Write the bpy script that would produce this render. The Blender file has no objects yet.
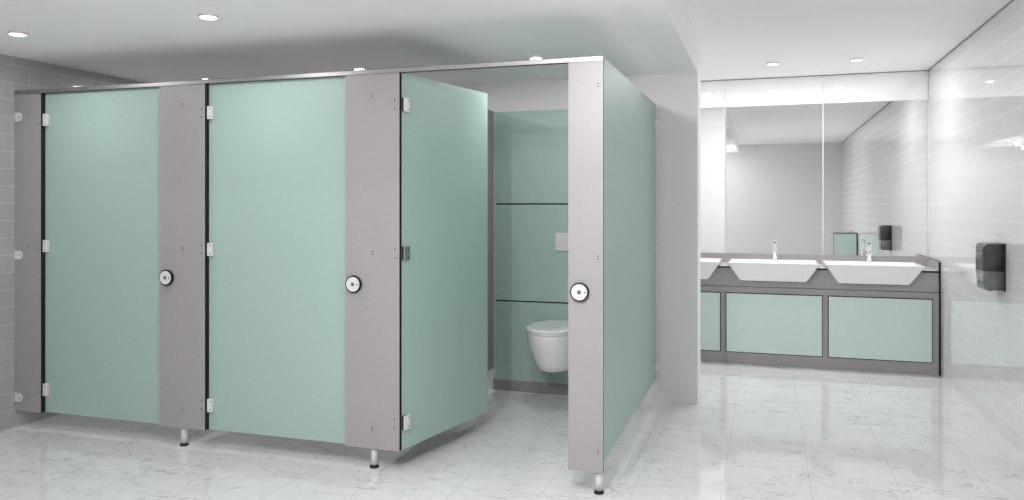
import bpy, bmesh, math, random
from mathutils import Vector, Matrix

random.seed(4)
SC = bpy.context.scene
C = SC.collection

# ---------------------------------------------------------------- camera, light, exposure
H = 1.295
THETA = math.atan(254 / 781)
cam_data = bpy.data.cameras.new('camera')
cam_data.sensor_width = 36
cam_data.sensor_fit = 'HORIZONTAL'
cam_data.lens = 781 / 1024 * 36
cam_data.shift_y = -44.7 / 1024
cam_data.clip_start = 0.02
cam = bpy.data.objects.new('camera', cam_data)
C.objects.link(cam)
cam.location = (0, 0, H)
cam.rotation_euler = (math.pi / 2, 0, THETA)
SC.camera = cam

world = bpy.data.worlds.new('world')
SC.world = world
world.use_nodes = True
bg = world.node_tree.nodes['Background']
bg.inputs[0].default_value = (1.0, 0.99, 0.98, 1)
bg.inputs[1].default_value = 1.0          # the room is closed, so none of this light gets in

AIM_W = 24.0      # watts, two unseen tilted lamps added to brighten the right side
FRONT_W = 27.0    # watts, downlights over the viewer
LOW_W = 4.5      # watts, downlights over the cubicles
HIGH_W = 9.5      # watts, downlights over the vanity

SC.view_settings.view_transform = 'Standard'
SC.view_settings.look = 'None'
SC.view_settings.exposure = 0.0
SC.view_settings.gamma = 1.0
SC.view_settings.use_curve_mapping = False
SC.cycles.max_bounces = 14
SC.cycles.diffuse_bounces = 8
SC.cycles.glossy_bounces = 8
SC.cycles.use_denoising = True
SC.cycles.sample_clamp_indirect = 6

# ---------------------------------------------------------------- materials
def lin(r, g, b):
    f = lambda v: (v / 255 / 12.92) if v / 255 <= 0.04045 else ((v / 255 + 0.055) / 1.055) ** 2.4
    return (f(r), f(g), f(b), 1)

def mat(name, col, rough=0.5, metal=0.0, noise=0.0, nscale=8.0, ior=1.5, spec=0.5, coat=0.0,
        emit=None, estr=0.0, bump=0.0, bscale=200.0):
    m = bpy.data.materials.new(name)
    m.use_nodes = True
    nt = m.node_tree
    b = nt.nodes['Principled BSDF']
    b.inputs['Base Color'].default_value = col
    b.inputs['Roughness'].default_value = rough
    b.inputs['Metallic'].default_value = metal
    b.inputs['IOR'].default_value = ior
    b.inputs['Specular IOR Level'].default_value = spec
    b.inputs['Coat Weight'].default_value = coat
    b.inputs['Coat Roughness'].default_value = 0.03
    if emit:
        b.inputs['Emission Color'].default_value = emit
        b.inputs['Emission Strength'].default_value = estr
    tc = nt.nodes.new('ShaderNodeTexCoord')
    if noise:
        n = nt.nodes.new('ShaderNodeTexNoise')
        n.inputs['Scale'].default_value = nscale
        n.inputs['Detail'].default_value = 4
        nt.links.new(tc.outputs['Object'], n.inputs['Vector'])
        r = nt.nodes.new('ShaderNodeValToRGB')
        r.color_ramp.elements[0].position = 0.3
        r.color_ramp.elements[1].position = 0.7
        r.color_ramp.elements[0].color = [c * (1 - noise) for c in col[:3]] + [1]
        r.color_ramp.elements[1].color = [min(1, c * (1 + noise)) for c in col[:3]] + [1]
        nt.links.new(n.outputs['Fac'], r.inputs['Fac'])
        nt.links.new(r.outputs['Color'], b.inputs['Base Color'])
    if bump:
        n2 = nt.nodes.new('ShaderNodeTexNoise')
        n2.inputs['Scale'].default_value = bscale
        nt.links.new(tc.outputs['Object'], n2.inputs['Vector'])
        bp = nt.nodes.new('ShaderNodeBump')
        bp.inputs['Strength'].default_value = bump
        bp.inputs['Distance'].default_value = 0.001
        nt.links.new(n2.outputs['Fac'], bp.inputs['Height'])
        nt.links.new(bp.outputs['Normal'], b.inputs['Normal'])
    return m

M = {}
M['green'] = mat('green_laminate', lin(161, 184, 179), 0.42, noise=0.012, nscale=30)
M['green_gloss'] = mat('green_gloss_laminate', lin(200, 219, 214), 0.22, noise=0.01, nscale=30)
M['grey'] = mat('warm_grey_laminate', lin(158, 154, 156), 0.40, noise=0.015, nscale=40)
M['grey_dark'] = mat('plinth_grey_laminate', lin(140, 138, 140), 0.45, noise=0.015)
M['core'] = mat('black_laminate_core', lin(5, 5, 6), 0.65, noise=0.05)
M['paint'] = mat('white_ceiling_paint', lin(245, 245, 245), 0.85, noise=0.006, nscale=3)
M['grey_wall'] = mat('grey_wall_finish', lin(212, 210, 212), 0.5, noise=0.01, nscale=5)
M['white_wall'] = mat('white_wall_paint', lin(238, 238, 239), 0.7, noise=0.006, nscale=5)
M['far_wall'] = mat('rear_wall_finish', lin(222, 220, 221), 0.7, noise=0.01, nscale=3)
M['alu'] = mat('brushed_aluminium', lin(160, 158, 160), 0.42, metal=0.9, noise=0.05, nscale=20)
M['satin'] = mat('satin_white_metal', lin(225, 224, 226), 0.35, metal=0.2, noise=0.01)
M['steel'] = mat('polished_steel', lin(215, 215, 218), 0.2, metal=1.0, noise=0.02)
M['chrome'] = mat('chrome', lin(240, 240, 243), 0.06, metal=1.0, noise=0.01)
M['ceramic'] = mat('white_ceramic', lin(236, 236, 238), 0.08, noise=0.004, coat=0.4)
M['seat'] = mat('white_toilet_seat_plastic', lin(232, 234, 234), 0.12, noise=0.004, coat=0.4)
M['rubber'] = mat('black_rubber', lin(16, 16, 17), 0.5, noise=0.05)
M['dark_plastic'] = mat('charcoal_plastic', lin(66, 66, 70), 0.25, noise=0.02)
M['smoke'] = mat('smoked_window_plastic', lin(104, 106, 110), 0.12, noise=0.03, nscale=14)
M['screw'] = mat('dark_screw_head', lin(60, 60, 62), 0.4, metal=0.4, noise=0.05)
M['indic'] = mat('grey_indicator', lin(104, 104, 106), 0.4, noise=0.03)
M['worktop'] = mat('pale_grey_worktop', lin(205, 203, 205), 0.18, noise=0.015)
M['lens'] = mat('downlight_lens', (1, 1, 1, 1), 0.3, emit=(1, 0.99, 0.97, 1), estr=9.0, noise=0.001)
M['shadowgap'] = mat('grey_shadow_gap_trim', lin(150, 150, 152), 0.7, noise=0.02)  # solid grey strips paint the shade of the gap along the ceiling
M['white_trim'] = mat('white_joint_trim', lin(240, 240, 240), 0.3, noise=0.01)
M['mirror'] = mat('mirror_silver', lin(244, 245, 245), 0.0, metal=1.0)

# white back-painted glass: bright diffuse ground under a strong clear reflection
def glass_white():
    m = bpy.data.materials.new('white_backpainted_glass')
    m.use_nodes = True
    nt = m.node_tree
    b = nt.nodes['Principled BSDF']
    n = nt.nodes.new('ShaderNodeTexNoise')
    n.inputs['Scale'].default_value = 2
    r = nt.nodes.new('ShaderNodeValToRGB')
    r.color_ramp.elements[0].color = (0.92, 0.92, 0.92, 1)
    r.color_ramp.elements[1].color = (0.94, 0.94, 0.94, 1)
    nt.links.new(n.outputs['Fac'], r.inputs['Fac'])
    nt.links.new(r.outputs['Color'], b.inputs['Base Color'])
    b.inputs['Roughness'].default_value = 0.02
    b.inputs['Coat Weight'].default_value = 1.0
    b.inputs['Coat IOR'].default_value = 2.2
    b.inputs['Coat Roughness'].default_value = 0.0
    b.inputs['IOR'].default_value = 1.8
    return m
M['glass_white'] = glass_white()

def math_node(nt, op, a, b=None, c=None):
    n = nt.nodes.new('ShaderNodeMath')
    n.operation = op
    for i, v in enumerate((a, b, c)):
        if v is None:
            continue
        if isinstance(v, (int, float)):
            n.inputs[i].default_value = v
        else:
            nt.links.new(v, n.inputs[i])
    return n.outputs[0]

# glazed wall tiles in running bond, 0.2235 x 0.1 m, pale grout; coordinates are metres on the wall
def tile_mat(name, tile, grout, vary, y_off, rough=0.05, ior=1.5, along='Y', joint=0.0013):
    m = bpy.data.materials.new(name)
    m.use_nodes = True
    nt = m.node_tree
    b = nt.nodes['Principled BSDF']
    geo = nt.nodes.new('ShaderNodeNewGeometry')
    sep = nt.nodes.new('ShaderNodeSeparateXYZ')
    nt.links.new(geo.outputs['Position'], sep.inputs[0])
    u = math_node(nt, 'ADD', sep.outputs[along], -y_off + 40 * 0.2235)
    v = math_node(nt, 'ADD', sep.outputs['Z'], -0.007 + 2.0)
    com = nt.nodes.new('ShaderNodeCombineXYZ')
    nt.links.new(u, com.inputs[0])
    nt.links.new(v, com.inputs[1])
    br = nt.nodes.new('ShaderNodeTexBrick')
    br.offset = 0.5
    br.offset_frequency = 2
    br.inputs['Scale'].default_value = 1.0
    br.inputs['Brick Width'].default_value = 0.2235
    br.inputs['Row Height'].default_value = 0.1
    br.inputs['Mortar Size'].default_value = joint
    br.inputs['Mortar Smooth'].default_value = 0.3
    br.inputs['Color1'].default_value = [c * (1 - vary) for c in tile[:3]] + [1]
    br.inputs['Color2'].default_value = [min(1, c * (1 + vary)) for c in tile[:3]] + [1]
    br.inputs['Mortar'].default_value = grout
    nt.links.new(com.outputs[0], br.inputs['Vector'])
    n = nt.nodes.new('ShaderNodeTexNoise')
    n.inputs['Scale'].default_value = 9
    n.inputs['Detail'].default_value = 5
    nt.links.new(geo.outputs['Position'], n.inputs['Vector'])
    mx = nt.nodes.new('ShaderNodeMix')
    mx.data_type = 'RGBA'
    mx.blend_type = 'OVERLAY'
    mx.inputs['Factor'].default_value = 0.10
    nt.links.new(br.outputs['Color'], mx.inputs['A'])
    nt.links.new(n.outputs['Color'], mx.inputs['B'])
    hs = nt.nodes.new('ShaderNodeHueSaturation')
    hs.inputs['Saturation'].default_value = 0.5
    nt.links.new(mx.outputs['Result'], hs.inputs['Color'])
    nt.links.new(hs.outputs['Color'], b.inputs['Base Color'])
    rg = math_node(nt, 'MULTIPLY_ADD', br.outputs['Fac'], 0.35, rough)
    nt.links.new(rg, b.inputs['Roughness'])
    bp = nt.nodes.new('ShaderNodeBump')
    bp.inputs['Strength'].default_value = 0.12
    bp.inputs['Distance'].default_value = 0.001
    bp.invert = True
    nt.links.new(br.outputs['Fac'], bp.inputs['Height'])
    nt.links.new(bp.outputs['Normal'], b.inputs['Normal'])
    b.inputs['IOR'].default_value = ior
    return m
M['tile_right'] = tile_mat('pale_grey_glazed_tile', lin(216, 217, 217), lin(228, 228, 228), 0.006, 0.09, 0.012, 1.9, 'Y', 0.0009)
M['tile_left'] = tile_mat('shaded_glazed_tile', lin(166, 169, 166), lin(202, 204, 202), 0.03, 0.061, 0.05, 1.5)  # shade of the dimmer left side is put into the tile colour

# polished white marble slabs, fine broken grey veins, hairline joints every 0.385 m
def marble():
    m = bpy.data.materials.new('polished_white_marble')
    m.use_nodes = True
    nt = m.node_tree
    b = nt.nodes['Principled BSDF']
    geo = nt.nodes.new('ShaderNodeNewGeometry')
    sep = nt.nodes.new('ShaderNodeSeparateXYZ')
    nt.links.new(geo.outputs['Position'], sep.inputs[0])
    mp = nt.nodes.new('ShaderNodeMapping')
    mp.inputs['Scale'].default_value = (1.0, 1.9, 1)
    mp.inputs['Rotation'].default_value = (0, 0, 0.35)
    nt.links.new(geo.outputs['Position'], mp.inputs['Vector'])
    # thin veins: where a distorted noise passes its middle value
    def vein(scale, dist, width, seed):
        n = nt.nodes.new('ShaderNodeTexNoise')
        n.noise_dimensions = '4D'
        n.inputs['W'].default_value = seed
        n.inputs['Scale'].default_value = scale
        n.inputs['Detail'].default_value = 7
        n.inputs['Roughness'].default_value = 0.62
        n.inputs['Distortion'].default_value = dist
        nt.links.new(mp.outputs[0], n.inputs['Vector'])
        d = math_node(nt, 'ABSOLUTE', math_node(nt, 'SUBTRACT', n.outputs['Fac'], 0.5))
        q = nt.nodes.new('ShaderNodeMapRange')
        q.interpolation_type = 'SMOOTHSTEP'
        q.inputs['From Min'].default_value = 0
        q.inputs['From Max'].default_value = width
        q.inputs['To Min'].default_value = 1
        q.inputs['To Max'].default_value = 0
        nt.links.new(d, q.inputs['Value'])
        return q.outputs[0]
    def patch(scale, seed, lo, hi):
        n = nt.nodes.new('ShaderNodeTexNoise')
        n.noise_dimensions = '4D'
        n.inputs['W'].default_value = seed
        n.inputs['Scale'].default_value = scale
        n.inputs['Detail'].default_value = 3
        nt.links.new(mp.outputs[0], n.inputs['Vector'])
        q = nt.nodes.new('ShaderNodeMapRange')
        q.inputs['From Min'].default_value = lo
        q.inputs['From Max'].default_value = hi
        nt.links.new(n.outputs['Fac'], q.inputs['Value'])
        return q.outputs[0]
    v1 = math_node(nt, 'MULTIPLY', vein(3.2, 0.7, 0.012, 1.3), patch(5.0, 7.7, 0.44, 0.58))
    v2 = math_node(nt, 'MULTIPLY', vein(8.0, 0.5, 0.018, 4.1), patch(7.0, 2.2, 0.45, 0.58))
    cloud = patch(2.2, 9.1, 0.3, 0.75)
    tot = math_node(nt, 'MULTIPLY', v1, 0.55)
    tot = math_node(nt, 'MULTIPLY_ADD', v2, 0.38, tot)
    tot = math_node(nt, 'MULTIPLY_ADD', cloud, 0.10, tot)
    # joints
    def joint(axis, off, per):
        w = math_node(nt, 'WRAP', math_node(nt, 'ADD', sep.outputs[axis], -off), per / 2, -per / 2)
        return math_node(nt, 'LESS_THAN', math_node(nt, 'ABSOLUTE', w), 0.0014)
    jx = joint('X', -0.575, 0.385)
    jy = joint('Y', 0.12, 0.77)
    tot = math_node(nt, 'MAXIMUM', tot, math_node(nt, 'MULTIPLY', math_node(nt, 'MAXIMUM', jx, math_node(nt, 'MULTIPLY', jy, 0.4)), 0.42))
    mx = nt.nodes.new('ShaderNodeMix')
    mx.data_type = 'RGBA'
    nt.links.new(tot, mx.inputs['Factor'])
    mx.inputs['A'].default_value = lin(220, 220, 221)
    mx.inputs['B'].default_value = lin(128, 128, 131)
    nt.links.new(mx.outputs['Result'], b.inputs['Base Color'])
    b.inputs['Roughness'].default_value = 0.06
    b.inputs['IOR'].default_value = 1.6
    return m
M['marble'] = marble()

# ---------------------------------------------------------------- helpers
def box(bm, x0, x1, y0, y1, z0, z1, mi=0, faces=None):
    """faces: dict like {'-y': 1} giving a material index to a side"""
    vs = [bm.verts.new((x, y, z)) for z in (z0, z1) for y in (y0, y1) for x in (x0, x1)]
    defs = {'-z': (0, 2, 3, 1), '+z': (4, 5, 7, 6), '-y': (0, 1, 5, 4), '+y': (2, 6, 7, 3),
            '-x': (0, 4, 6, 2), '+x': (1, 3, 7, 5)}
    out = []
    for k, ix in defs.items():
        f = bm.faces.new([vs[i] for i in ix])
        f.material_index = (faces or {}).get(k, mi)
        out.append(f)
    return out

def cyl(bm, p0, p1, r0, r1=None, seg=32, mi=0, cap=True):
    r1 = r0 if r1 is None else r1
    p0, p1 = Vector(p0), Vector(p1)
    ax = (p1 - p0).normalized()
    q = ax.to_track_quat('Z', 'Y')
    A, B = [], []
    for i in range(seg):
        a = 2 * math.pi * i / seg
        d = q @ Vector((math.cos(a), math.sin(a), 0))
        A.append(bm.verts.new(p0 + d * r0))
        B.append(bm.verts.new(p1 + d * r1))
    for i in range(seg):
        j = (i + 1) % seg
        f = bm.faces.new((A[i], A[j], B[j], B[i]))
        f.smooth = True
        f.material_index = mi
    if cap:
        f = bm.faces.new(list(reversed(A))); f.material_index = mi
        f = bm.faces.new(B); f.material_index = mi

def prism(bm, pts, axis, a0, a1, mi=0):
    """extrude a 2-D outline along an axis; pts are the two other coordinates in order"""
    def P(p, a):
        if axis == 'x': return (a, p[0], p[1])
        if axis == 'y': return (p[0], a, p[1])
        return (p[0], p[1], a)
    A = [bm.verts.new(P(p, a0)) for p in pts]
    B = [bm.verts.new(P(p, a1)) for p in pts]
    n = len(pts)
    for i in range(n):
        j = (i + 1) % n
        f = bm.faces.new((A[i], A[j], B[j], B[i])); f.material_index = mi
    f = bm.faces.new(list(reversed(A))); f.material_index = mi
    f = bm.faces.new(B); f.material_index = mi

def obj(name, bm, mats, parent=None, bevel=0.0, bseg=2, loc=None, smooth=False):
    bmesh.ops.recalc_face_normals(bm, faces=bm.faces)
    me = bpy.data.meshes.new(name)
    bm.to_mesh(me)
    bm.free()
    if not isinstance(mats, (list, tuple)):
        mats = [mats]
    for m in mats:
        me.materials.append(M[m])
    o = bpy.data.objects.new(name, me)
    C.objects.link(o)
    if parent:
        o.parent = parent
    if loc:
        o.location = loc
    if bevel:
        md = o.modifiers.new('bevel', 'BEVEL')
        md.width = bevel
        md.segments = bseg
        md.limit_method = 'ANGLE'
        md.angle_limit = math.radians(40)
    if smooth:
        for p in me.polygons:
            p.use_smooth = True
    return o

def tag(o, label, cat, group=None):
    o['label'] = label
    o['category'] = cat
    if group:
        o['group'] = group
    return o

def thing(name, label, cat, loc=(0, 0, 0), rz=0.0, group=None):
    o = bpy.data.objects.new(name, None)
    o.empty_display_size = 0.1
    C.objects.link(o)
    o.location = loc
    o.rotation_euler = (0, 0, rz)
    return tag(o, label, cat, group)

def struct(name, bm, mats, bevel=0.0, label=None):
    o = obj(name, bm, mats, bevel=bevel)
    o['kind'] = 'structure'
    return o

def bx(*a, **k):
    bm = bmesh.new()
    box(bm, *a, **k)
    return bm

def dup(root, loc=None, label=None, group=None):
    r = root.copy(); C.objects.link(r)
    if loc: r.location = loc
    if label: r['label'] = label
    if group: r['group'] = group
    for ch in list(root.children):
        c = ch.copy(); C.objects.link(c); c.parent = r
        for g in list(ch.children):
            d = g.copy(); C.objects.link(d); d.parent = c
    return r

# ---------------------------------------------------------------- the room
XL, XR = -4.16, 1.263          # tiled side walls
YF, YB = -0.62, 7.13           # wall behind the camera, mirror wall
YC = 5.20                      # wall behind the cubicles
T = 0.12
CEIL, SOF = 2.40, 2.16
XS = -0.422                     # edge of the lowered ceiling and of the cubicle wall
XV = -1.95                     # left end of the vanity recess

struct('floor', bx(XL - T, XR + T, YF - T, YB + T, -0.1, 0.0), 'marble')
struct('ceiling', bx(XL - T, XR + T, YF - T, YB + T, CEIL, CEIL + 0.1), 'paint')
struct('ceiling_lowered', bx(XL, XS, 0.88, YC + 0.23, SOF, CEIL), 'paint')
struct('wall_left', bx(XL - T, XL, YF - T, YC + 0.23, 0, CEIL), 'tile_left')
struct('wall_right', bx(XR, XR + T, YF - T, YB + T, 0, CEIL), 'tile_right')
struct('wall_back', bx(XV - T, XR, YB, YB + T, 0, CEIL), 'white_wall')
struct('wall_recess', bx(XV - T, XV, YC + 0.23, YB, 0, CEIL), 'white_wall')
struct('wall_middle', bx(XL, XS, YC, YC + 0.23, 0, SOF, mi=0, faces={'+y': 1, '+x': 1}), ['grey_wall', 'white_wall'])
struct('wall_front', bx(XL, XR, YF - T, YF, 0, CEIL), 'far_wall')

struct('trim_right', bx(XR - 0.007, XR, YF, YB, CEIL - 0.007, CEIL), 'shadowgap')
struct('trim_back', bx(XV, XR - 0.007, YB - 0.016, YB, CEIL - 0.006, CEIL), 'shadowgap')

# ---------------------------------------------------------------- downlights
def downlight(x, y, z, label, watts, aim=None):
    t = thing('ceiling_downlight', label, 'ceiling light', (x, y, z), group='round ceiling downlights')
    bm = bmesh.new()
    R, r = 0.044, 0.036
    n = 40
    prof = [(R, 0.0), (R, -0.010), (R - 0.002, -0.0125), (r, -0.0125), (r, -0.009)]
    rings = []
    for (rad, zz) in prof:
        rings.append([bm.verts.new((rad * math.cos(2 * math.pi * i / n), rad * math.sin(2 * math.pi * i / n), zz)) for i in range(n)])
    for a, b in zip(rings, rings[1:]):
        for i in range(n):
            j = (i + 1) % n
            f = bm.faces.new((a[i], a[j], b[j], b[i])); f.smooth = True
    obj('rim', bm, 'satin', t)
    bm = bmesh.new()
    d = Vector((0, 0, -1))
    if aim:                               # added aimed lamps: the head tips out of its rim
        d = (Vector(aim) - Vector((x, y, z - 0.03))).normalized()
        cyl(bm, Vector((0, 0, -0.028)) - d * 0.02, Vector((0, 0, -0.028)) + d * 0.006, 0.034, seg=n)
    else:
        cyl(bm, (0, 0, -0.0005), (0, 0, -0.0135), r, r - 0.001, seg=n)
    obj('lens', bm, 'lens', t)
    ld = bpy.data.lights.new('downlight_lamp', 'AREA')
    ld.shape = 'DISK'
    ld.size = 0.07
    ld.energy = watts
    ld.color = (1.0, 0.985, 0.965)
    lo = bpy.data.objects.new('downlight_lamp', ld)
    C.objects.link(lo)
    lo.parent = t
    lo.location = Vector((0, 0, -0.028)) + d * 0.010 if aim else (0, 0, -0.018)
    if aim:
        lo.rotation_euler = (-d).to_track_quat('Z', 'Y').to_euler()
    return t

downlight(-3.56, 2.95, SOF, 'small round downlight in the lowered ceiling at the upper left, nearest the grey tiled wall', LOW_W)
downlight(-2.41, 2.95, SOF, 'small round downlight at the very top of the picture, above the second closed green door', LOW_W)
downlight(-3.60, 4.40, SOF, 'round downlight just above the headrail where the second grey pilaster meets its green door', LOW_W * 2.0)
downlight(-2.43, 4.38, SOF, 'round downlight just above the headrail over the wide third grey pilaster', LOW_W * 2.0)
downlight(-1.275, 4.374, SOF, 'round downlight above the open cubicle that holds the toilet', LOW_W * 1.2)
downlight(0.05, 6.38, CEIL, 'left of the two small downlights in the high ceiling before the mirrors', HIGH_W)
downlight(0.65, 6.40, CEIL, 'right of the two small downlights in the high ceiling before the mirrors', HIGH_W)
downlight(-0.55, 6.38, CEIL, 'small downlight hidden by the grey wall, seen only reflected in the white glass', HIGH_W)
# next row of the grid, then four unseen lamps added to brighten the room
downlight(-3.58, 1.50, SOF, 'round downlight over the viewer, in the corner nearest the grey tiled wall', FRONT_W * 0.15)
downlight(-2.42, 1.50, SOF, 'round downlight over the viewer, facing the middle closed green door', FRONT_W * 0.25)
downlight(-1.275, 1.50, SOF, 'round downlight over the viewer, facing the open cubicle', FRONT_W * 0.5)
downlight(-0.70, 2.10, SOF, 'added unseen tilted lamp over the viewer, aimed at the grey wall end and the basins', AIM_W * 0.7, aim=(1.2, 3.6, 0.3))
downlight(-1.02, 1.25, SOF, 'added unseen tilted lamp over the viewer, aimed at the right tiled wall', AIM_W * 1.2, aim=(1.26, 3.6, 1.1))
downlight(-0.95, 0.15, CEIL, 'added unseen lamp in the high ceiling behind the viewer, nearest the right tiled wall', 14.0)
downlight(-2.60, 0.15, CEIL, 'added unseen lamp in the high ceiling behind the viewer, nearest the grey tiled wall', 10.0)

# ---------------------------------------------------------------- toilet cubicles
YP = 3.43                      # front face of pilasters
TH = 0.013
Z0, Z1 = 0.102, 1.939

def add_screw(parent, x, y, z, r=0.0042, name='screw_head', m='screw'):
    bm = bmesh.new()
    cyl(bm, (0, 0.0005, 0), (0, -0.0018, 0), r, r * 0.8, seg=12)
    return obj(name, bm, m, parent, loc=(x, y, z))

def lock_part(parent, x, z):
    bm = bmesh.new()
    cyl(bm, (0, 0, 0), (0, -0.016, 0), 0.043, 0.043, seg=48)
    ring = obj('indicator_lock', bm, 'rubber', parent, bevel=0.002, loc=(x, 0.0, z))
    bm = bmesh.new()
    cyl(bm, (0, -0.0155, 0), (0, -0.0195, 0), 0.0365, 0.0355, seg=48)
    obj('lock_face', bm, 'satin', ring)
    bm = bmesh.new()
    cyl(bm, (0, -0.019, 0), (0, -0.0208, 0), 0.0098, seg=24)
    obj('indicator_window', bm, 'indic', ring)
    bm = bmesh.new()
    cyl(bm, (0.0265, -0.019, 0), (0.0265, -0.0206, 0), 0.0042, seg=16)
    obj('key_slot', bm, 'indic', ring)
    return ring

def foot_part(parent, x):
    bm = bmesh.new()
    cyl(bm, (0, 0, 0.012), (0, 0, 0.128), 0.0165, seg=28)
    ft = obj('adjustable_foot', bm, 'satin', parent, loc=(x, 0.0325, -Z0))
    bm = bmesh.new()
    cyl(bm, (0, 0, 0.0), (0, 0, 0.006), 0.0225, seg=28)
    cyl(bm, (0, 0, 0.006), (0, 0, 0.0145), 0.0225, 0.0185, seg=28)
    obj('rubber_base', bm, 'rubber', ft)

def tab_part(parent, x, y, z, flip=1, s=1.0):
    """D-shaped fixing tab, flat side towards -x (flip=1)"""
    bm = bmesh.new()
    r = 0.0195 * s
    L = 0.026 * s
    pts = [(0, -r), (L, -r)]
    for i in range(1, 16):
        a = -math.pi / 2 + math.pi * i / 16
        pts.append((L + r * math.cos(a), r * math.sin(a)))
    pts += [(L, r), (0, r)]
    pts = [(flip * p[0], p[1]) for p in pts]
    prism(bm, pts, 'y', 0.0, -0.004)
    o = obj('wall_bracket', bm, 'satin', parent, bevel=0.0008, loc=(x, y, z))
    add_screw(o, flip * 0.030 * s, -0.004, 0, 0.0035)
    return o

def pilaster(x0, x1, label, hinge_x=None, fix_x=None, foot_x=None, lock_x=None, wall=False):
    cx = (x0 + x1) / 2
    t = thing('cubicle_pilaster', label, 'cubicle pilaster', (cx, YP, Z0), group='grey cubicle pilasters')
    h = Z1 - Z0
    bm = bx(x0 - cx, x1 - cx, 0, TH, 0, h, mi=1, faces={'-y': 0, '+y': 0})
    obj('panel', bm, ['grey', 'core'], t)
    if hinge_x is not None:
        for z in (1.785, 1.061, 0.236):
            for dz in (-0.0215, 0.0215):
                add_screw(t, hinge_x - cx, 0, z + dz - Z0, 0.0038, 'hinge_screw')
    if fix_x is not None:
        for z in (1.831, 1.062, 0.197):
            for dz in (-0.0065, 0.0065):
                add_screw(t, fix_x - cx, 0, z + dz - Z0, 0.0036, 'fixing_screw')
    if foot_x is not None:
        foot_part(t, foot_x - cx)
    if lock_x is not None:
        lock_part(t, lock_x - cx, 0.906 - Z0)
    if wall:
        for z in (1.808, 1.006, 0.179):
            tab_part(t, x0 - cx - 0.001, 0, z - Z0, s=1.3)
    return t

pilaster(XL + 0.002, -3.961, 'narrow grey pilaster fixed to the grey tiled wall by three round tabs', hinge_x=-3.9835, fix_x=-4.055, wall=True)
pilaster(-3.122, -2.825, 'grey pilaster with round lock standing between the two closed green doors', hinge_x=-2.8475, fix_x=-2.970, foot_x=-2.986, lock_x=-3.068)
pilaster(-1.984, -1.689, 'wide grey pilaster with round lock carrying the hinges of the open green door', hinge_x=-1.7135, fix_x=-1.835, foot_x=-1.842, lock_x=-1.934)
pilaster(-0.848, -0.6895, 'nearest grey end pilaster with round lock, at the right of the open cubicle', fix_x=-0.712, foot_x=-0.715, lock_x=-0.7944)

def door(x0, x1, label, rz=0.0):
    """origin on the hinge line at the door's bottom"""
    t = thing('cubicle_door', label, 'door', (x0, YP + TH + (0.0 if rz else 0.006), 0.105), rz=rz, group='green cubicle doors')
    w = x1 - x0
    obj('panel', bx(0, w, 0.0008, TH, 0, 1.834, mi=1, faces={'-y': 0, '+y': 0}), ['green', 'core'], t)
    if not rz:
        obj('gap_filler', bx(-0.0095, 0.0, -0.0055, TH, 0, 1.834), 'core', t)  # added black strip that stops light showing through the hinge gap
    for z in (1.785, 1.061, 0.236):
        bm = bmesh.new()
        if rz:
            box(bm, 0.001, 0.030, -0.010, 0.0008, -0.034, 0.034, mi=1)  # black block paints the shaded end face of the open hinge
            box(bm, 0.0005, 0.048, -0.0145, -0.0095, -0.035, 0.035, mi=0)
            mats = ['steel' if z == 1.061 else 'satin', 'rubber']
        else:
            box(bm, 0.004, 0.032, -0.022, 0.0008, -0.035, 0.035, mi=0)
            mats = ['satin', 'rubber']
        hg = obj('hinge', bm, mats, t, bevel=0.003, loc=(0, 0, z - 0.105))
        sx = 0.038 if rz else 0.024
        sy = -0.0145 if rz else -0.022
        for dz in (-0.0215, 0.0215):
            add_screw(hg, sx, sy, dz, 0.0036)
    return t

door(-3.951, -3.100, 'closed green cubicle door nearest the grey tiled wall')
door(-2.815, -1.965, 'closed green cubicle door in the middle, next to the open one')
door(-1.683, -0.873, 'green cubicle door standing open into the cubicle with the toilet', rz=math.atan2(0.795, 0.157))

# headrail: an aluminium channel over the whole front
bm = bmesh.new()
pts = [(-0.006, 0.0), (-0.006, 0.019), (-0.002, 0.0235), (0.030, 0.0235), (0.030, 0.0), (0.026, 0.0), (0.026, 0.017), (0.0, 0.017), (0.0, 0.0)]
prism(bm, pts, 'x', 0.0, 3.4685)
hr = obj('headrail', bm, 'alu', loc=(XL + 0.002, YP + 0.0, Z1 + 0.0004))
tag(hr, 'long thin aluminium headrail along the top of the grey pilasters and green doors', 'headrail')

# partitions
def partition(x, mface, label, side=1):
    t = thing('cubicle_partition', label, 'partition', (x, YP + TH + 0.001, 0.15))
    L = (5.178 if side > 0 else 5.199) - (YP + TH + 0.001)
    bm = bx(0, TH, 0, L, 0, 1.808, mi=1, faces={'+x': 0, '-x': 0})
    obj('panel', bm, [mface, 'core'], t)
    for z in (1.838, 1.009, 0.233) if side > 0 else ():
        # flat angle bracket between the panel and the wall behind it
        b2 = bmesh.new()
        sx0 = TH if side > 0 else -0.010
        box(b2, sx0, sx0 + 0.010, L - 0.020, L + 0.0215, -0.020, 0.020)
        br = obj('wall_bracket', b2, 'satin', t, bevel=0.0015, loc=(0, 0, z - 0.15))
    return t
partition(-2.977, 'grey', 'grey partition between the two closed cubicles, seen only under the doors', -1)
partition(-1.840, 'grey', 'grey side partition inside the open cubicle, left of the green back panels', -1)
partition(-0.7035, 'green', 'large green end partition at the right side of the cubicles')

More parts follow.
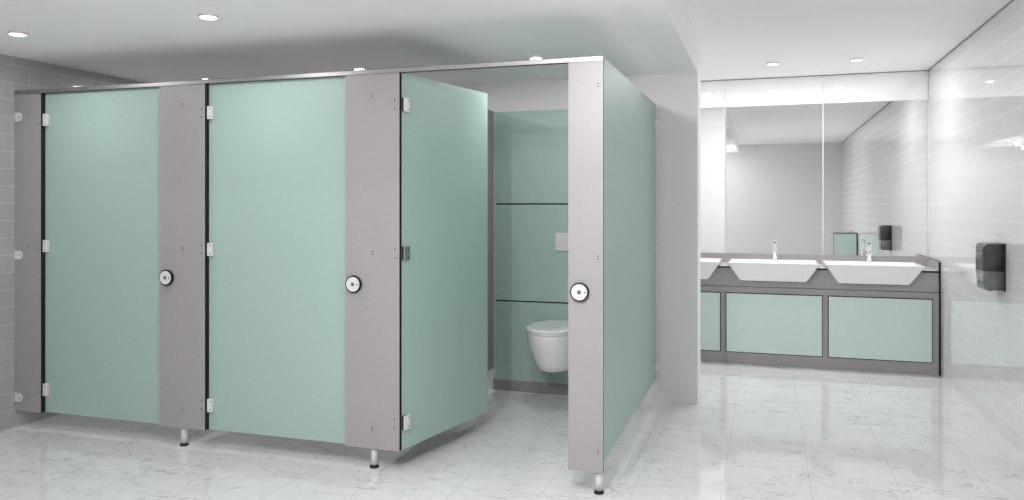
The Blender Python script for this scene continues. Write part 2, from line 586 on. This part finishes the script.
# panels covering the pipework behind the toilet
for (z0, z1, lab) in ((0.075, 0.622, 'lowest green wall panel, behind the white toilet pan'),
                      (0.632, 1.299, 'middle green wall panel, carrying the flush plate'),
                      (1.309, 1.950, 'topmost green wall panel inside the open cubicle')):
    o = obj('duct_panel', bx(-0.555, 0.460, 0, 0.018, 0, z1 - z0), 'green', bevel=0.001, loc=(-1.250, YC - 0.019, z0))
    tag(o, lab, 'wall panel', 'green panels on the cubicle back wall')
for z in (0.622, 1.299):
    o = obj('trim_joint', bx(-1.805, -0.790, YC - 0.006, YC, z + 0.0005, z + 0.0095), 'core')
    o['kind'] = 'structure'
pl = struct('baseboard_middle', bx(-1.826, -0.785, YC - 0.019, YC, 0, 0.075), 'grey_dark')

# flush plate
t = thing('flush_plate', 'small pale grey rectangular flush plate on the green wall above the toilet', 'flush plate', (-1.285, YC - 0.019, 1.045))
obj('plate', bx(-0.085, 0.085, -0.012, 0, -0.060, 0.060), 'grey_wall', t, bevel=0.003)
for s, w in ((-1, 0.034), (1, 0.024)):
    obj('flush_button', bx(s * 0.038 - w, s * 0.038 + w, -0.0145, -0.011, -0.036, 0.036), 'grey_wall', t, bevel=0.0015)

# ---------------------------------------------------------------- wall hung toilet
def d_ring(w, L, a, z, n=36, y0=0.0):
    """D outline: straight sides from the wall, elliptic nose of length a"""
    pts = [(-w, y0, z)]
    for i in range(n + 1):
        th = math.pi * i / n
        pts.append((-w * math.cos(th), -(L - a) - a * math.sin(th) ** 0.92, z))
    pts.append((w, y0, z))
    return pts

def loft(bm, rings, cap0=True, cap1=True, mi=0):
    R = [[bm.verts.new(p) for p in r] for r in rings]
    for a, b in zip(R, R[1:]):
        n = len(a)
        for i in range(n):
            j = (i + 1) % n
            f = bm.faces.new((a[i], a[j], b[j], b[i])); f.smooth = True; f.material_index = mi
    if cap0:
        bm.faces.new(list(reversed(R[0])))
    if cap1:
        bm.faces.new(R[-1])
    return R

TX, TY = -1.312, YC - 0.0195
t = thing('toilet', 'white wall hung toilet with closed lid in the open cubicle', 'toilet', (TX, TY, 0.215))
bm = bmesh.new()
rings = []
for (z, w, L, a) in ((0.008, 0.085, 0.32, 0.15), (0.011, 0.108, 0.36, 0.19), (0.025, 0.120, 0.385, 0.21), (0.06, 0.136, 0.415, 0.23), (0.11, 0.153, 0.445, 0.26),
                     (0.16, 0.168, 0.475, 0.28), (0.20, 0.176, 0.497, 0.295), (0.235, 0.180, 0.508, 0.30), (0.26, 0.181, 0.512, 0.30), (0.266, 0.179, 0.510, 0.30)):
    rings.append(d_ring(w, L, a, z))
loft(bm, rings)
obj('pan', bm, 'ceramic', t)
bm = bmesh.new()
rings = [d_ring(w, L, 0.30, z, y0=-0.05) for (z, w, L) in ((0.267, 0.178, 0.512), (0.269, 0.184, 0.518), (0.279, 0.185, 0.519), (0.281, 0.182, 0.516))]
loft(bm, rings)
obj('seat', bm, 'seat', t)
bm = bmesh.new()
rings = [d_ring(w, L, 0.30, z, y0=-0.055) for (z, w, L) in ((0.2825, 0.182, 0.516), (0.2845, 0.186, 0.520), (0.292, 0.186, 0.520), (0.298, 0.178, 0.511), (0.301, 0.150, 0.480), (0.302, 0.10, 0.42))]
loft(bm, rings)
obj('lid', bm, 'seat', t)
for s in (-1, 1):
    bm = bmesh.new()
    cyl(bm, (s * 0.075 - 0.02, -0.035, 0.283), (s * 0.075 + 0.02, -0.035, 0.283), 0.012, seg=20)
    obj('seat_hinge', bm, 'steel', t)

# ---------------------------------------------------------------- vanity
YV = 6.645
XE = 1.249
t = thing('vanity_unit', 'long grey vanity unit with green front panels under the white basins', 'vanity unit', ((XV + XE) / 2, YV, 0))
ox = (XV + XE) / 2
obj('carcass', bx(XV + 0.004 - ox, XE - ox, 0.004, YB - YV - 0.004, 0, 0.628), 'grey', t)
BAS = (-0.700, 0.052, 0.785)
pts = [(XV + 0.004 - ox, 0.633), (XE - ox, 0.633), (XE - ox, 0.781)]
for bxx in reversed(BAS):
    c = bxx - ox
    pts += [(c + 0.313, 0.781), (c + 0.247, 0.684), (c - 0.247, 0.684), (c - 0.313, 0.781)]
pts += [(XV + 0.004 - ox, 0.781)]
bm = bmesh.new()
prism(bm, pts, 'y', 0.004, 0.022)
obj('apron', bm, 'grey', t)
bmx = bx(XV + 0.004 - ox, XE - ox, 0.022, 0.05, 0.628, 0.645)
obj('batten', bmx, 'grey_dark', t)
for k, x1 in enumerate((1.200, 0.421, -0.360, -1.140)):
    w = 0.729 if k < 3 else 0.729
    obj('painted_gap_shade', bx(-w - 0.006, 0.006, 0.0, 0.0045, -0.007, 0.482), 'core', t, loc=(x1 - ox, 0, 0.099))  # black backing sheet paints the shade in the gap round each panel
    p = obj('access_panel', bx(-w, 0, -0.009, 0.004, 0, 0.476, mi=1, faces={'-y': 0}), ['green_gloss', 'core'], t, loc=(x1 - ox, 0, 0.099))
e = obj('end_edge', bx(XE - ox, XR - 0.002 - ox, 0, 0.016, 0, 0.86), 'core', t)

t = thing('worktop', 'long pale grey worktop with black front edge and low upstands', 'worktop', (ox, YV, 0.782))
bm = bmesh.new()
pts = [(XV + 0.004 - ox, YB - YV - 0.018), (XV + 0.004 - ox, -0.004)]
for bxx in BAS:
    c = bxx - ox
    pts += [(c - 0.322, -0.004), (c - 0.322, 0.358), (c + 0.322, 0.358), (c + 0.322, -0.004)]
pts += [(XE - ox, -0.004), (XE - ox, YB - YV - 0.018)]
prism(bm, pts, 'z', 0, 0.013, mi=0)
for f in bm.faces:
    if f.calc_center_median().y < 0.0 and abs(f.calc_center_median().z - 0.0065) < 1e-4:
        f.material_index = 1
obj('top_slab', bm, ['worktop', 'core'], t)
obj('back_upstand', bx(XV + 0.004 - ox, XE - ox, YB - YV - 0.0175, YB - YV - 0.001, 0.0, 0.092), 'grey', t)
obj('side_upstand', bx(XE - ox, XR - 0.0015 - ox, 0.0165, YB - YV - 0.001, -0.002, 0.086, mi=0, faces={'+z': 1}), ['grey', 'core'], t)

# mirror sheets and white glass above
edges = [1.258, 0.460, -0.345, -1.150, -1.945]
mir = ['large wall mirror above the rightmost basin, next to the glossy tiled wall',
       'large wall mirror in the middle, above the centre basin',
       'large wall mirror at the left, partly hidden by the grey cubicle wall',
       'large wall mirror farthest left, hidden behind the grey cubicle wall']
gls = ['white glass strip over the rightmost mirror',
       'white glass strip over the middle mirror',
       'white glass strip over the left mirror, partly hidden by the grey wall',
       'white glass strip farthest left, hidden behind the grey wall']
for i in range(4):
    a, b = edges[i + 1], edges[i]
    o = obj('wall_mirror', bx(a + 0.004, b - 0.0035, YB - 0.006, YB - 0.001, 0.875, SOF - 0.0015), 'mirror')
    tag(o, mir[i], 'mirror', 'wall mirrors above the basins')
    o = obj('glass_strip', bx(a + 0.002, b - 0.002, YB - 0.0068, YB - 0.001, SOF, CEIL - 0.0065), 'glass_white')
    tag(o, gls[i], 'glass panel', 'white glass strips above the mirrors')

# basins
def basin(x, label):
    t = thing('wash_basin', label, 'wash basin', (x, 6.5, 0.687), group='white wash basins on the vanity')
    def rect(wx, y0, y1, z, r=0.012, n=5):
        pts = []
        for (cx, cy, a0) in ((wx - r, y1 - r, 0), (-wx + r, y1 - r, 90), (-wx + r, y0 + r, 180), (wx - r, y0 + r, 270)):
            for i in range(n + 1):
                a = math.radians(a0 + 90 * i / n)
                pts.append((cx + r * math.cos(a), cy + r * math.sin(a), z))
        return pts
    bm = bmesh.new()
    rings = [rect(0.235, 0.075, 0.43, 0.0, 0.02), rect(0.252, 0.055, 0.45, 0.003, 0.02), rect(0.258, 0.048, 0.455, 0.010, 0.02),
             rect(0.3445, 0.002, 0.50, 0.143), rect(0.3465, 0.0, 0.502, 0.148), rect(0.3445, 0.002, 0.50, 0.151),
             rect(0.334, 0.013, 0.405, 0.151), rect(0.330, 0.017, 0.400, 0.147),
             rect(0.270, 0.055, 0.350, 0.055, 0.03), rect(0.235, 0.085, 0.32, 0.030, 0.03), rect(0.10, 0.15, 0.25, 0.024, 0.03)]
    loft(bm, rings)
    o = obj('bowl', bm, 'ceramic', t)
    for p in o.data.polygons:
        p.use_smooth = False
    o.modifiers.new('bevel', 'BEVEL').width = 0.0015
    bm = bmesh.new()
    cyl(bm, (0, 0.2, 0.0245), (0, 0.2, 0.028), 0.03, 0.026, seg=24)
    obj('drain', bm, 'chrome', t)
    return t
basin(0.785, 'rightmost white trapezoid basin set into the grey worktop beside the tiled wall')
basin(0.052, 'middle white trapezoid basin below the centre mirror')
basin(-0.700, 'leftmost white basin, mostly hidden behind the grey wall corner')

def tap(x, label, rz=0.0):
    t = thing('basin_tap', label, 'tap', (x, 6.955, 0.838), rz=rz, group='chrome mixer taps')
    bm = bmesh.new()
    cyl(bm, (0, 0, 0), (0, 0, 0.006), 0.023, seg=28)
    cyl(bm, (0, 0, 0.006), (0, 0, 0.118), 0.0175, 0.0165, seg=28)
    obj('body', bm, 'chrome', t, bevel=0.0015)
    bm = bmesh.new()
    prism(bm, [(-0.010, 0.070), (-0.118, 0.088), (-0.121, 0.076), (-0.105, 0.070), (-0.010, 0.045)], 'x', -0.0125, 0.0125)
    sp = obj('spout', bm, 'chrome', t, bevel=0.003)
    bm = bmesh.new()
    cyl(bm, (0, -0.108, 0.074), (0, -0.110, 0.062), 0.0095, seg=20)
    obj('aerator', bm, 'steel', sp)
    bm = bmesh.new()
    cyl(bm, (0, 0, 0.119), (0, 0, 0.139), 0.0175, 0.0165, seg=28)
    obj('cartridge_cap', bm, 'chrome', t, bevel=0.002)
    bm = bmesh.new()
    prism(bm, [(0.014, 0.139), (0.014, 0.148), (-0.082, 0.166), (-0.082, 0.159)], 'x', -0.011, 0.011)
    obj('lever', bm, 'chrome', t, bevel=0.002)
    return t
tap(0.070, 'chrome mixer tap on the middle basin')
tap(0.800, 'chrome mixer tap on the rightmost basin, next to the dark reflection of the dispenser')
tap(-0.690, 'chrome mixer tap on the leftmost basin, hidden behind the grey wall')

# ---------------------------------------------------------------- dispenser on the right wall
t = thing('towel_dispenser', 'charcoal wall dispenser with smoked lower window on the right tiled wall', 'dispenser', (XR - 0.001, 5.06, 0.820))
def disp_out(d, w, n=10):
    # plan outline (x from wall towards the room is negative), rounded outer corners
    r = 0.030
    pts = [(0, -w)]
    for i in range(n + 1):
        a = math.radians(270 - 90 * i / n)
        pts.append((-(d - r) + r * math.cos(a), -w + r + r * math.sin(a)))
    for i in range(n + 1):
        a = math.radians(180 - 90 * i / n)
        pts.append((-(d - r) + r * math.cos(a), w - r + r * math.sin(a)))
    pts.append((0, w))
    return pts
def disp(bm, levels):
    R = []
    for (z, d, w) in levels:
        R.append([bm.verts.new((p[0], p[1], z)) for p in disp_out(d, w)])
    for a, b in zip(R, R[1:]):
        for i in range(len(a)):
            j = (i + 1) % len(a)
            f = bm.faces.new((a[i], a[j], b[j], b[i])); f.smooth = True
    bm.faces.new(list(reversed(R[0]))); bm.faces.new(R[-1])
bm = bmesh.new()
disp(bm, [(0.108, 0.101, 0.100), (0.235, 0.101, 0.100), (0.250, 0.098, 0.098), (0.258, 0.090, 0.093), (0.261, 0.078, 0.085)])
obj('cover', bm, 'dark_plastic', t, loc=(-0.006, 0, 0))
bm = bmesh.new()
disp(bm, [(0.0, 0.085, 0.092), (0.006, 0.094, 0.098), (0.107, 0.1005, 0.0995)])
obj('smoked_window', bm, 'smoke', t, loc=(-0.006, 0, 0))
obj('back_plate', bx(-0.006, 0, -0.104, 0.104, -0.004, 0.262), 'rubber', t, bevel=0.001)
bm = bmesh.new()
for dy in (-0.055, -0.03, -0.005):
    box(bm, -0.075, -0.055, dy - 0.008, dy + 0.008, -0.006, 0.002)
obj('outlet', bm, 'rubber', t)

# ---------------------------------------------------------------- low cabinet seen in the mirror
t = thing('low_cabinet', 'low green-fronted cabinet with round knob on top, seen reflected in the right mirror', 'cabinet', (1.097, 1.80, 0))
obj('body', bx(-0.163, 0.163, -0.16, 0.13, 0, 0.885), 'grey', t, bevel=0.001)
obj('front_panel', bx(-0.150, 0.150, 0.131, 0.143, 0.06, 0.875), 'green_gloss', t, bevel=0.001)
obj('edge_strip', bx(0.152, 0.163, 0.131, 0.143, 0.0, 0.885), 'core', t)
obj('cabinet_top', bx(-0.165, 0.164, -0.163, 0.145, 0.886, 0.896), 'grey_dark', t, bevel=0.001)
bm = bmesh.new()
cyl(bm, (0.09, 0.08, 0.896), (0.09, 0.08, 0.912), 0.008, seg=20)
bmesh.ops.create_uvsphere(bm, u_segments=20, v_segments=12, radius=0.021, matrix=Matrix.Translation((0.09, 0.08, 0.928)))
obj('knob', bm, 'chrome', t, smooth=True)
